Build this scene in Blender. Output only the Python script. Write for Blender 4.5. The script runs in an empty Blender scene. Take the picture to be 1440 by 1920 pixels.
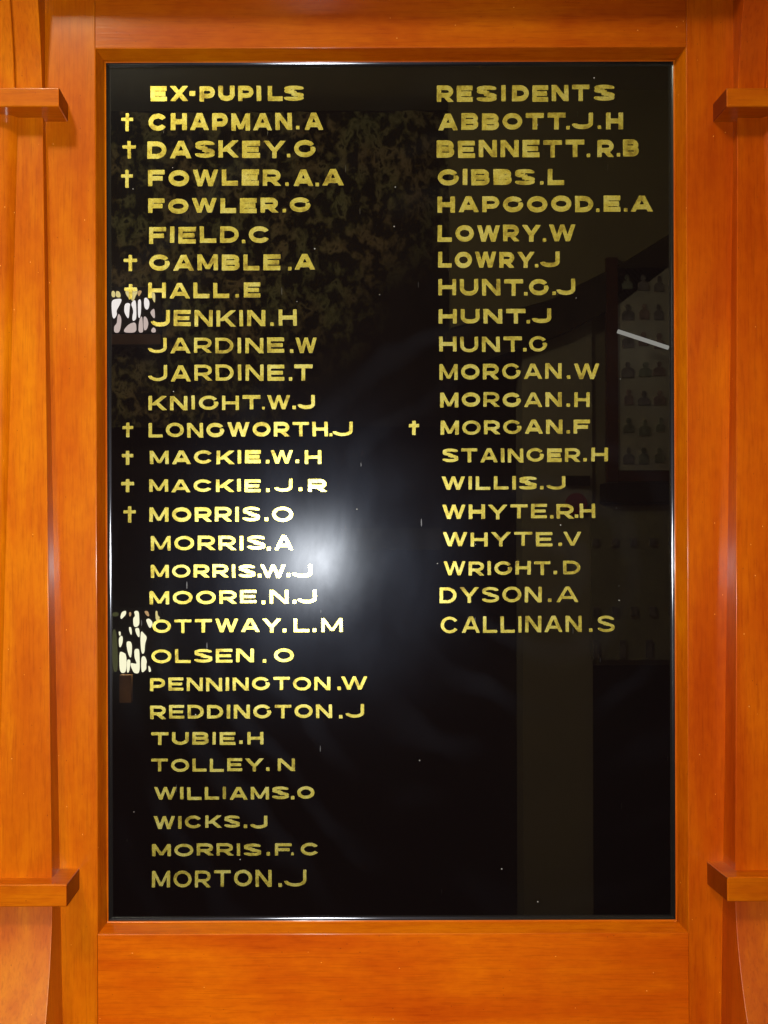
import bpy, bmesh, math, random
import numpy as np
from mathutils import Vector, noise as mn

# ------------------------------------------------------------------ camera, world, lamps, exposure
S = bpy.context.scene
C = S.collection
K = 0.00065          # metres per photograph pixel on the face of the board
D = 1.25             # metres from lens to the face of the board
cam_d = bpy.data.cameras.new('camera')
cam = bpy.data.objects.new('camera', cam_d); C.objects.link(cam)
cam.location = (0, -D, 0)
cam.rotation_mode = 'XYZ'
ROLL = math.radians(0.16)
cam.rotation_euler = (math.pi/2, ROLL, 0)
cam_d.sensor_fit = 'HORIZONTAL'; cam_d.sensor_width = 36
cam_d.lens = 36*(D/K)/1440
cam_d.shift_x = 120/1440; cam_d.shift_y = 90/1440
cam_d.clip_start = 0.01; cam_d.clip_end = 100
S.camera = cam

world = bpy.data.worlds.new('World'); S.world = world; world.use_nodes = True
bg = world.node_tree.nodes['Background']
bg.inputs[0].default_value = (1.0, 0.8, 0.55, 1); bg.inputs[1].default_value = 0.02

S.cycles.blur_glossy = 0.2; S.cycles.sample_clamp_indirect = 4
S.view_settings.view_transform = 'Standard'; S.view_settings.look = 'None'
S.view_settings.exposure = 0; S.view_settings.gamma = 1

def lamp(name, kind, loc, energy, color, rot=(0, 0, 0), **kw):
    l = bpy.data.lights.new(name, kind); l.energy = energy; l.color = color
    for k, v in kw.items(): setattr(l, k, v)
    o = bpy.data.objects.new(name, l); C.objects.link(o); o.location = loc; o.rotation_euler = rot
    return o
# the camera's own flash tube beside the lens, and the ceiling lamp of the room
lamp('camera_flash', 'SPOT', (-0.010, -D, 0.0), 72, (1.0, 0.97, 0.93), (math.radians(90-5), 0, math.radians(6)),
     shadow_soft_size=0.0, spot_size=math.radians(112), spot_blend=1.0)
lamp('ceiling_lamp', 'POINT', (-0.73, -1.6, 1.75), 95, (1.0, 0.92, 0.62), shadow_soft_size=0.12)

# ------------------------------------------------------------------ helpers
rnd = random.Random(7)
def link(o, parent=None):
    C.objects.link(o)
    if parent is not None: o.parent = parent
    return o
def mesh_obj(name, verts, faces, mat, parent=None, bevel=0.0, smooth=False, seg=2):
    me = bpy.data.meshes.new(name); me.from_pydata([tuple(v) for v in verts], [], faces); me.update()
    bm = bmesh.new(); bm.from_mesh(me); bmesh.ops.recalc_face_normals(bm, faces=bm.faces); bm.to_mesh(me); bm.free()
    if mat: me.materials.append(mat)
    o = link(bpy.data.objects.new(name, me), parent)
    if smooth:
        for p in me.polygons: p.use_smooth = True
    if bevel:
        m = o.modifiers.new('bevel', 'BEVEL'); m.width = bevel; m.segments = seg; m.limit_method = 'ANGLE'
        m.angle_limit = math.radians(25); m.harden_normals = True
        for p in me.polygons: p.use_smooth = True
    return o
def box_data(x0, x1, y0, y1, z0, z1, verts, faces):
    n = len(verts)
    verts += [(x0,y0,z0),(x1,y0,z0),(x1,y1,z0),(x0,y1,z0),(x0,y0,z1),(x1,y0,z1),(x1,y1,z1),(x0,y1,z1)]
    faces += [(n,n+3,n+2,n+1),(n+4,n+5,n+6,n+7),(n,n+1,n+5,n+4),(n+1,n+2,n+6,n+5),(n+2,n+3,n+7,n+6),(n+3,n,n+4,n+7)]
def box(name, x0, x1, y0, y1, z0, z1, mat, parent=None, bevel=0.0):
    v, f = [], []; box_data(min(x0,x1), max(x0,x1), min(y0,y1), max(y0,y1), min(z0,z1), max(z0,z1), v, f)
    return mesh_obj(name, v, f, mat, parent, bevel)
def empty(name, loc, label=None, cat=None):
    o = link(bpy.data.objects.new(name, None)); o.location = loc
    if label: o['label'] = label; o['category'] = cat
    return o
def tag(o, label=None, cat=None, group=None, kind=None):
    for k, v in (('label', label), ('category', cat), ('group', group), ('kind', kind)):
        if v: o[k] = v
    return o

# ------------------------------------------------------------------ materials
def new_mat(name):
    m = bpy.data.materials.new(name); m.use_nodes = True
    nt = m.node_tree; nt.nodes.clear()
    out = nt.nodes.new('ShaderNodeOutputMaterial')
    return m, nt, out
def N(nt, t, **kw):
    n = nt.nodes.new(t)
    for k, v in kw.items():
        if k.startswith('i_'): n.inputs[k[2:].replace('_', ' ')].default_value = v
        else: setattr(n, k, v)
    return n
def ramp(nt, src, stops):
    r = nt.nodes.new('ShaderNodeValToRGB'); nt.links.new(src, r.inputs[0])
    e = r.color_ramp.elements
    while len(e) < len(stops): e.new(0.5)
    for el, (p, c) in zip(e, stops): el.position = p; el.color = (*c, 1) if len(c) == 3 else c
    return r

def wood(name, axis, seed, tint=(1, 1, 1)):
    m, nt, out = new_mat(name); L = nt.links.new
    tc = N(nt, 'ShaderNodeTexCoord'); mp = N(nt, 'ShaderNodeMapping')
    sc = {'z': (1, 1, 0.05), 'x': (0.05, 1, 1)}[axis]
    mp.inputs['Scale'].default_value = sc; mp.inputs['Location'].default_value = (seed*1.7, seed*2.3, seed*0.9)
    L(tc.outputs['Object'], mp.inputs[0])
    g1 = N(nt, 'ShaderNodeTexNoise', i_Scale=40, i_Detail=6, i_Roughness=0.58, i_Distortion=0.25); L(mp.outputs[0], g1.inputs[0])
    g2 = N(nt, 'ShaderNodeTexNoise', i_Scale=420, i_Detail=3, i_Roughness=0.6); L(mp.outputs[0], g2.inputs[0])
    mp2 = N(nt, 'ShaderNodeMapping'); mp2.inputs['Scale'].default_value = tuple(max(v, 0.42) for v in sc)
    mp2.inputs['Location'].default_value = (seed, seed*3.1, seed*1.3); L(tc.outputs['Object'], mp2.inputs[0])
    bl = N(nt, 'ShaderNodeTexNoise', i_Scale=11, i_Detail=4, i_Roughness=0.55); L(mp2.outputs[0], bl.inputs[0])
    mx = N(nt, 'ShaderNodeMix', data_type='FLOAT'); mx.inputs[0].default_value = 0.60
    L(g1.outputs[0], mx.inputs[2]); L(bl.outputs[0], mx.inputs[3])
    t = (tint[0]*0.84, tint[1]*0.78, 1)
    cr = ramp(nt, mx.outputs[0], [(0.27, (0.47*t[0], 0.058*t[1], 0.0004)), (0.45, (0.59*t[0], 0.098*t[1], 0.0004)),
                                  (0.56, (0.68*t[0], 0.142*t[1], 0.0005)), (0.72, (0.80*t[0], 0.205*t[1], 0.0008))])
    mo = N(nt, 'ShaderNodeTexNoise', i_Scale=130, i_Detail=3, i_Roughness=0.6); L(mp2.outputs[0], mo.inputs[0])
    mor = ramp(nt, mo.outputs[0], [(0.36, (0.86, 0.76, 0.8)), (0.6, (1.05, 1.12, 1.0))])
    mm0 = N(nt, 'ShaderNodeMix', data_type='RGBA', blend_type='MULTIPLY'); mm0.inputs[0].default_value = 0.42
    L(cr.outputs[0], mm0.inputs[6]); L(mor.outputs[0], mm0.inputs[7])
    fr = ramp(nt, g2.outputs[0], [(0.33, (0.72, 0.62, 0.6)), (0.50, (1, 1, 1))])
    mu = N(nt, 'ShaderNodeMix', data_type='RGBA', blend_type='MULTIPLY'); mu.inputs[0].default_value = 0.55
    L(mm0.outputs[2], mu.inputs[6]); L(fr.outputs[0], mu.inputs[7])
    # pores / nicks: sparse dark and sparse pale flecks
    vo = N(nt, 'ShaderNodeTexVoronoi', i_Scale=210, i_Randomness=1.0)
    mpv = N(nt, 'ShaderNodeMapping'); mpv.inputs['Scale'].default_value = (0.6, 1, 1) if axis == 'x' else (1, 1, 0.6)
    L(tc.outputs['Object'], mpv.inputs[0]); L(mpv.outputs[0], vo.inputs[0])
    near = N(nt, 'ShaderNodeMath', operation='LESS_THAN'); near.inputs[1].default_value = 0.10; L(vo.outputs['Distance'], near.inputs[0])
    sep = N(nt, 'ShaderNodeSeparateColor'); L(vo.outputs['Color'], sep.inputs[0])
    few = N(nt, 'ShaderNodeMath', operation='GREATER_THAN'); few.inputs[1].default_value = 0.93; L(sep.outputs[0], few.inputs[0])
    few2 = N(nt, 'ShaderNodeMath', operation='LESS_THAN'); few2.inputs[1].default_value = 0.035; L(sep.outputs[0], few2.inputs[0])
    a = N(nt, 'ShaderNodeMath', operation='MULTIPLY'); L(near.outputs[0], a.inputs[0]); L(few.outputs[0], a.inputs[1])
    b = N(nt, 'ShaderNodeMath', operation='MULTIPLY'); L(near.outputs[0], b.inputs[0]); L(few2.outputs[0], b.inputs[1])
    m1 = N(nt, 'ShaderNodeMix', data_type='RGBA'); L(a.outputs[0], m1.inputs[0]); L(mu.outputs[2], m1.inputs[6]); m1.inputs[7].default_value = (0.20, 0.035, 0.004, 1)
    m2 = N(nt, 'ShaderNodeMix', data_type='RGBA'); L(b.outputs[0], m2.inputs[0]); L(m1.outputs[2], m2.inputs[6]); m2.inputs[7].default_value = (0.85, 0.36, 0.08, 1)
    bp = N(nt, 'ShaderNodeBump', i_Strength=0.10, i_Distance=0.0006)
    badd = N(nt, 'ShaderNodeMath', operation='ADD'); L(g2.outputs[0], badd.inputs[0]); L(bl.outputs[0], badd.inputs[1])
    L(badd.outputs[0], bp.inputs['Height'])
    p = N(nt, 'ShaderNodeBsdfPrincipled'); L(m2.outputs[2], p.inputs['Base Color'])
    p.inputs['Roughness'].default_value = 0.45; p.inputs['Specular IOR Level'].default_value = 0.07
    p.inputs['Coat Weight'].default_value = 0.34; p.inputs['Coat Roughness'].default_value = 0.15; p.inputs['Coat IOR'].default_value = 1.45
    p.inputs['Coat Tint'].default_value = (1, 0.97, 0.95, 1)
    L(bp.outputs[0], p.inputs['Normal']); L(bp.outputs[0], p.inputs['Coat Normal'])
    L(p.outputs[0], out.inputs[0])
    return m
W_STILE_L = wood('varnished_wood_stile', 'z', 1.0, (0.88, 1.12, 1))
W_STILE_R = wood('varnished_wood_shaded_stile', 'z', 4.0, (0.80, 0.80, 1))  # right stile tinted darker and redder: the weaker light is put into the colour
W_RAIL_T = wood('varnished_wood_rail', 'x', 7.0, (0.74, 0.76, 1))
W_RAIL_B = wood('varnished_wood_bottom_rail', 'x', 9.0, (0.97, 1.02, 1))
W_PIL_L = wood('varnished_wood_pilaster', 'z', 12.0, (0.92, 1.25, 1))
W_PIL_R = wood('varnished_wood_shaded_pilaster', 'z', 15.0, (0.82, 0.80, 1))  # dimmer light on the right side mixed into this pilaster's tint
W_CAP = wood('varnished_wood_block', 'x', 18.0, (0.85, 1.05, 1))
for _n in W_CAP.node_tree.nodes:
    if _n.type == 'BSDF_PRINCIPLED': _n.inputs['Coat Weight'].default_value = 0.8; _n.inputs['Coat Roughness'].default_value = 0.12
W_END = wood('shaded_end_grain', 'z', 30.0, (0.34, 0.26, 1))  # end grain darkened further: shade on the block sides is put into the colour
W_MOULD_Z = wood('varnished_wood_moulding_upright', 'z', 21.0, (0.85, 1.05, 1))
W_MOULD_X = wood('varnished_wood_moulding_level', 'x', 24.0, (0.85, 1.0, 1))

def black_glass():
    m, nt, out = new_mat('black_polished_glass'); L = nt.links.new
    tc = N(nt, 'ShaderNodeTexCoord')
    p = N(nt, 'ShaderNodeBsdfPrincipled'); p.inputs['Base Color'].default_value = (0.0035, 0.0022, 0.0024, 1)
    p.inputs['Roughness'].default_value = 0.0; p.inputs['IOR'].default_value = 1.58
    # wiping smears: film of grease that scatters the flash
    mp = N(nt, 'ShaderNodeMapping'); mp.inputs['Rotation'].default_value = (0, math.radians(-24), 0); mp.inputs['Scale'].default_value = (1.0, 1, 0.45)
    L(tc.outputs['Object'], mp.inputs[0])
    n1 = N(nt, 'ShaderNodeTexNoise', i_Scale=13, i_Detail=6, i_Roughness=0.6, i_Distortion=0.3); L(mp.outputs[0], n1.inputs[0])
    wv = N(nt, 'ShaderNodeTexWave', wave_type='RINGS', rings_direction='SPHERICAL', i_Scale=3.2, i_Distortion=3.5, i_Detail=3)
    mp3 = N(nt, 'ShaderNodeMapping'); mp3.inputs['Location'].default_value = (-0.16, 0, 0.03); L(tc.outputs['Object'], mp3.inputs[0]); L(mp3.outputs[0], wv.inputs[0])
    r1 = ramp(nt, n1.outputs[0], [(0.38, (0.72,)*3), (0.64, (1.2,)*3)])
    r2 = ramp(nt, wv.outputs[0], [(0.1, (0.92,)*3), (0.9, (1.05,)*3)])
    mm = N(nt, 'ShaderNodeMix', data_type='RGBA', blend_type='MULTIPLY'); mm.inputs[0].default_value = 1
    L(r1.outputs[0], mm.inputs[6]); L(r2.outputs[0], mm.inputs[7])
    def lobe(col, rough, dist='BECKMANN'):
        c = N(nt, 'ShaderNodeMix', data_type='RGBA', blend_type='MULTIPLY'); c.inputs[0].default_value = 1
        L(mm.outputs[2], c.inputs[6]); c.inputs[7].default_value = (*col, 1)
        g = N(nt, 'ShaderNodeBsdfGlossy', distribution=dist); g.inputs['Roughness'].default_value = rough; L(c.outputs[2], g.inputs[0])
        return g
    ga = lobe((0.0025, 0.0028, 0.0032), 0.19); gb = lobe((0.0014, 0.0017, 0.0024), 0.30)
    # faint curved wipe marks
    wp = N(nt, 'ShaderNodeTexWave', wave_type='RINGS', rings_direction='Y', i_Scale=4.3, i_Distortion=5.5, i_Detail=3)
    wp.inputs['Detail Scale'].default_value = 1.3
    mpw = N(nt, 'ShaderNodeMapping'); mpw.inputs['Location'].default_value = (-0.27, 0, 0.02); L(tc.outputs['Object'], mpw.inputs[0]); L(mpw.outputs[0], wp.inputs[0])
    wn = N(nt, 'ShaderNodeTexNoise', i_Scale=4.5, i_Detail=2); L(tc.outputs['Object'], wn.inputs[0])
    wr = ramp(nt, wp.outputs[0], [(0.55, (0, 0, 0)), (0.98, (1, 1, 1))]); wq = ramp(nt, wn.outputs[0], [(0.46, (0, 0, 0)), (0.62, (1, 1, 1))])
    wm = N(nt, 'ShaderNodeMix', data_type='RGBA', blend_type='MULTIPLY'); wm.inputs[0].default_value = 1; L(wr.outputs[0], wm.inputs[6]); L(wq.outputs[0], wm.inputs[7])
    wc = N(nt, 'ShaderNodeMix', data_type='RGBA', blend_type='MULTIPLY'); wc.inputs[0].default_value = 1; L(wm.outputs[2], wc.inputs[6]); wc.inputs[7].default_value = (0.0013, 0.0015, 0.0020, 1)
    wg = N(nt, 'ShaderNodeBsdfGlossy', distribution='BECKMANN'); wg.inputs['Roughness'].default_value = 0.5; L(wc.outputs[2], wg.inputs[0])
    # hairline scratches that only show where the flash rakes them
    mps = N(nt, 'ShaderNodeMapping'); mps.inputs['Rotation'].default_value = (0, math.radians(22), 0); mps.inputs['Scale'].default_value = (1.0, 1, 0.13)
    L(tc.outputs['Object'], mps.inputs[0])
    vs_ = N(nt, 'ShaderNodeTexVoronoi', i_Scale=95, i_Randomness=1.0); L(mps.outputs[0], vs_.inputs[0])
    ns_ = N(nt, 'ShaderNodeMath', operation='LESS_THAN'); ns_.inputs[1].default_value = 0.075; L(vs_.outputs['Distance'], ns_.inputs[0])
    ss_ = N(nt, 'ShaderNodeSeparateColor'); L(vs_.outputs['Color'], ss_.inputs[0])
    fs_ = N(nt, 'ShaderNodeMath', operation='GREATER_THAN'); fs_.inputs[1].default_value = 0.80; L(ss_.outputs[1], fs_.inputs[0])
    sc_ = N(nt, 'ShaderNodeMath', operation='MULTIPLY'); L(ns_.outputs[0], sc_.inputs[0]); L(fs_.outputs[0], sc_.inputs[1])
    sm_ = N(nt, 'ShaderNodeMath', operation='MULTIPLY'); sm_.inputs[1].default_value = 0.035; L(sc_.outputs[0], sm_.inputs[0])
    sg = N(nt, 'ShaderNodeBsdfGlossy', distribution='BECKMANN'); sg.inputs['Roughness'].default_value = 0.40; L(sm_.outputs[0], sg.inputs[0])
    # dust specks and fine scratches lying on the glass
    vo = N(nt, 'ShaderNodeTexVoronoi', i_Scale=40, i_Randomness=1.0); L(tc.outputs['Object'], vo.inputs[0])
    nr = N(nt, 'ShaderNodeMath', operation='LESS_THAN'); nr.inputs[1].default_value = 0.030; L(vo.outputs['Distance'], nr.inputs[0])
    sp = N(nt, 'ShaderNodeSeparateColor'); L(vo.outputs['Color'], sp.inputs[0])
    fw = N(nt, 'ShaderNodeMath', operation='GREATER_THAN'); fw.inputs[1].default_value = 0.62; L(sp.outputs[0], fw.inputs[0])
    ml = N(nt, 'ShaderNodeMath', operation='MULTIPLY'); L(nr.outputs[0], ml.inputs[0]); L(fw.outputs[0], ml.inputs[1])
    df = N(nt, 'ShaderNodeBsdfDiffuse'); df.inputs[0].default_value = (0.34, 0.34, 0.33, 1)
    gc = lobe((0.00050, 0.00052, 0.00056), 0.145)
    a0 = N(nt, 'ShaderNodeAddShader'); L(ga.outputs[0], a0.inputs[0]); L(gc.outputs[0], a0.inputs[1])
    a1 = N(nt, 'ShaderNodeAddShader'); L(p.outputs[0], a1.inputs[0]); L(a0.outputs[0], a1.inputs[1])
    a2 = N(nt, 'ShaderNodeAddShader'); L(a1.outputs[0], a2.inputs[0]); L(gb.outputs[0], a2.inputs[1])
    a3 = N(nt, 'ShaderNodeAddShader'); L(a2.outputs[0], a3.inputs[0]); L(sg.outputs[0], a3.inputs[1]); a4 = N(nt, 'ShaderNodeAddShader'); L(a3.outputs[0], a4.inputs[0]); L(wg.outputs[0], a4.inputs[1]); a2 = a4
    mxs = N(nt, 'ShaderNodeMixShader'); L(ml.outputs[0], mxs.inputs[0]); L(a2.outputs[0], mxs.inputs[1]); L(df.outputs[0], mxs.inputs[2])
    L(mxs.outputs[0], out.inputs[0])
    return m
GLASS = black_glass()
def glass_edge():
    m, nt, out = new_mat('ground_glass_edge')
    g = N(nt, 'ShaderNodeBsdfGlossy', distribution='BECKMANN'); g.inputs['Roughness'].default_value = 0.165; g.inputs[0].default_value = (0.036, 0.038, 0.043, 1)
    g2 = N(nt, 'ShaderNodeBsdfGlossy', distribution='BECKMANN'); g2.inputs['Roughness'].default_value = 0.34; g2.inputs[0].default_value = (0.004, 0.004, 0.005, 1)
    ag = N(nt, 'ShaderNodeAddShader'); nt.links.new(g.outputs[0], ag.inputs[0]); nt.links.new(g2.outputs[0], ag.inputs[1]); g = ag
    d = N(nt, 'ShaderNodeBsdfDiffuse'); d.inputs[0].default_value = (0.008, 0.007, 0.007, 1)
    a = N(nt, 'ShaderNodeAddShader'); nt.links.new(g.outputs[0], a.inputs[0]); nt.links.new(d.outputs[0], a.inputs[1])
    nt.links.new(a.outputs[0], out.inputs[0]); return m
GLASS_EDGE = glass_edge()

def gold(name, metal, rough):
    m, nt, out = new_mat(name); L = nt.links.new
    tc = N(nt, 'ShaderNodeTexCoord')
    n1 = N(nt, 'ShaderNodeTexNoise', i_Scale=48, i_Detail=6, i_Roughness=0.68); L(tc.outputs['Object'], n1.inputs[0])
    n2 = N(nt, 'ShaderNodeTexNoise', i_Scale=900, i_Detail=2); L(tc.outputs['Object'], n2.inputs[0])
    c = ramp(nt, n1.outputs[0], [(0.33, (0.36, 0.26, 0.05)), (0.48, (0.82, 0.72, 0.13)), (0.64, (0.95, 0.90, 0.28))])
    f = ramp(nt, n2.outputs[0], [(0.34, (0.6, 0.5, 0.4)), (0.55, (1, 1, 1))])
    mu = N(nt, 'ShaderNodeMix', data_type='RGBA', blend_type='MULTIPLY'); mu.inputs[0].default_value = 0.7
    L(c.outputs[0], mu.inputs[6]); L(f.outputs[0], mu.inputs[7])
    bp = N(nt, 'ShaderNodeBump', i_Strength=0.15, i_Distance=0.0004); L(n1.outputs[0], bp.inputs['Height'])
    p = N(nt, 'ShaderNodeBsdfPrincipled'); L(mu.outputs[2], p.inputs['Base Color']); p.inputs['Metallic'].default_value = metal
    p.inputs['Roughness'].default_value = rough; L(bp.outputs[0], p.inputs['Normal'])
    L(p.outputs[0], out.inputs[0]); return m
GOLD = gold('gold_leaf', 0.70, 0.21)
GOLD_SIDE = gold('gold_leaf_edge', 0.25, 0.5)

def plain(name, col, rough=0.7, var=0.25, scale=6, spec=0.3):
    m, nt, out = new_mat(name); L = nt.links.new
    tc = N(nt, 'ShaderNodeTexCoord'); n = N(nt, 'ShaderNodeTexNoise', i_Scale=scale, i_Detail=4); L(tc.outputs['Object'], n.inputs[0])
    r = ramp(nt, n.outputs[0], [(0.3, tuple(c*(1-var) for c in col)), (0.7, tuple(c*(1+var) for c in col))])
    p = N(nt, 'ShaderNodeBsdfPrincipled'); L(r.outputs[0], p.inputs['Base Color']); p.inputs['Roughness'].default_value = rough
    p.inputs['Specular IOR Level'].default_value = spec
    L(p.outputs[0], out.inputs[0]); return m
def glow(name, col, strength):
    m, nt, out = new_mat(name); e = N(nt, 'ShaderNodeEmission'); e.inputs[0].default_value = (*col, 1); e.inputs[1].default_value = strength
    nt.links.new(e.outputs[0], out.inputs[0]); return m

# ------------------------------------------------------------------ the honour board
AX = 132.5                                   # centre line of the board, in pixels from the camera's foot point
def w(xp, yp, d): return (xp*K, -d, -yp*K)    # a point given on the face of the board, d metres proud of it
def persp(xp, yp, d):                         # a point as it shows in the photograph, d metres proud
    s = K*(D-d)/D
    return (xp*s, -d, -yp*s)
board = empty('honour_board', (AX*K, 0, -0.62), 'orange varnished wooden honour board with black glass panel of gold names between two pilasters', 'honour board')
board_inv = Vector((-AX*K, 0, 0.62))
def part(name, verts, faces, mat, bevel=0.0, smooth=False, parent=None, seg=2):
    par = board if parent is None else parent
    o = mesh_obj(name, verts, faces, mat, None, bevel, smooth, seg)
    # vertices are in world space: keep the world place while parented
    o.parent = par; o.matrix_parent_inverse = par_inv[par.name] if par.name in par_inv else par.matrix_world.inverted()
    return o
from mathutils import Matrix
par_inv = {board.name: Matrix.Translation(-Vector((AX*K, 0, -0.62)))}
def adopt(o, par):
    o.parent = par; o.matrix_parent_inverse = par_inv.get(par.name, Matrix.Identity(4)); return o
def wbox(name, x0, x1, y0, y1, d0, d1, mat, bevel=0.001, parent=None):
    v, f = [], []
    box_data(x0*K, x1*K, -max(d0, d1), -min(d0, d1), -max(y0, y1)*K, -min(y0, y1)*K, v, f)
    return part(name, v, f, mat, bevel, parent=parent)

TOP, BOT = -1110, 960
XI0, XI1, YI0, YI1 = -419.5, 690.0, -961.0, 702.0          # outer arris of the rebate, on the face
ML = 0.0205                                                # depth of the rebate moulding
s_l = (D+ML)/D
GX0, GX1, GY0, GY1 = -398*s_l, 664*s_l, -932*s_l, 675*s_l  # inner edge of the moulding, at its own depth
TH = 0.03
wbox('stile', -515-330, XI0, TOP, BOT, 0, -TH, W_STILE_L, 0.0005)
wbox('stile', XI1, XI1+430, TOP, BOT, 0, -TH, W_STILE_R, 0.0005)
wbox('top_rail', XI0+0.4, XI1-0.4, TOP, YI0, -0.0003, -TH, W_RAIL_T, 0.0005)
wbox('bottom_rail', XI0+0.4, XI1-0.4, YI1, BOT, -0.0003, -TH, W_RAIL_B, 0.0005)
# moulding: four mitred lengths, an arris at the face, a sloping cheek, a small cove and a thin lip against the glass
def finish(o, ang=50):
    o.data.set_sharp_from_angle(angle=math.radians(ang))
    m = o.modifiers.new('weighted_normal', 'WEIGHTED_NORMAL'); m.keep_sharp = True; m.weight = 80
def moulding(side):
    prof = []                                              # (fraction from outer to inner, depth)
    for a in (0, 14, 28, 42, 56, 68): prof.append((0.10*math.sin(math.radians(a)), -0.0003-0.0011*(1-math.cos(math.radians(a)))))
    prof.append((0.70, -0.0166))
    for a in (20, 40, 60, 76, 86): t = math.radians(a); prof.append((0.70+0.29*(1-math.cos(t)), -0.0166-0.0034*math.sin(t)))
    prof.append((1.0, -0.0201)); prof.append((1.0, -0.0222))
    O = [(XI0, YI0), (XI1, YI0), (XI1, YI1), (XI0, YI1)]; I = [(GX0, GY0), (GX1, GY0), (GX1, GY1), (GX0, GY1)]
    i, j = side, (side+1) % 4
    vs, fs = [], []
    n = 24
    for a in range(n+1):
        t = a/n
        for fr, dp in prof:
            xa = O[i][0]+(I[i][0]-O[i][0])*fr; ya = O[i][1]+(I[i][1]-O[i][1])*fr
            xb = O[j][0]+(I[j][0]-O[j][0])*fr; yb = O[j][1]+(I[j][1]-O[j][1])*fr
            x = xa+(xb-xa)*t; y = ya+(yb-ya)*t
            wob = 0.25*math.sin(t*17+side)*math.sin(t*5.3)*(0 < a < n)
            if side % 2 == 0: y += wob
            else: x += wob
            vs.append(w(x, y, dp))
        # back point
        xa, ya = O[i]; xb, yb = O[j]; vs.append(w(xa+(xb-xa)*t, ya+(yb-ya)*t, -0.029))
    m = len(prof)+1
    for a in range(n):
        for b in range(m):
            c = (b+1) % m
            fs.append((a*m+b, a*m+c, (a+1)*m+c, (a+1)*m+b))
    fs.append(tuple(range(m))); fs.append(tuple(n*m+b for b in range(m))[::-1])
    o = part('moulding', vs, fs, W_MOULD_X if side % 2 == 0 else W_MOULD_Z)
    for p in o.data.polygons: p.use_smooth = len(p.vertices) == 4
    finish(o)
    return o
for s in range(4): moulding(s)

# black glass with its ground and rounded border
GD = -0.0215
panel = wbox('black_glass_panel', GX0-9, GX1+9, GY0-9, GY1+9, GD, GD-0.005, GLASS, 0)
def bead(side):                                            # black sealing bead, a small cove between glass and wood
    O = [(GX0, GY0), (GX1, GY0), (GX1, GY1), (GX0, GY1)]
    sg = [(1, 1), (-1, 1), (-1, -1), (1, -1)]
    prof = []; nb_ = 10; wd = 8.0; dpt = 0.0
    pts_ = [(wd, 0.0)]
    for q in range(nb_):
        t0 = wd*(1-(q+0.5)/nb_); dpt += wd/nb_*K*math.tan(math.radians(31*(1-t0/wd)))
        pts_.append((wd*(1-(q+1)/nb_), dpt))
    prof = [(-0.5, dpt+0.0002)]+[(a, b+0.00003) for a, b in reversed(pts_)]+[(wd, -0.0002)]
    i, j = side, (side+1) % 4; vs, fs = [], []; n = 30; m = len(prof)
    for a in range(n+1):
        t = a/n
        for ins, dp in prof:
            xa, ya = O[i][0]+sg[i][0]*ins, O[i][1]+sg[i][1]*ins; xb, yb = O[j][0]+sg[j][0]*ins, O[j][1]+sg[j][1]*ins
            vs.append(w(xa+(xb-xa)*t, ya+(yb-ya)*t, GD+dp))
    for a in range(n):
        for b in range(m-1): fs.append((a*m+b, a*m+b+1, (a+1)*m+b+1, (a+1)*m+b))
    o = part('sealing_bead', vs, fs, GLASS_EDGE, smooth=True); finish(o)
for s in range(4): bead(s)
par_inv[panel.name] = Matrix.Identity(4)

def satin(m, wgt, rgh):                                    # the hand-rubbed lower consoles are duller and catch a broad sheen
    c = m.copy(); c.name = m.name+'_rubbed'
    for n in c.node_tree.nodes:
        if n.type == 'BSDF_PRINCIPLED': n.inputs['Coat Weight'].default_value = wgt; n.inputs['Coat Roughness'].default_value = rgh
    return c
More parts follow.
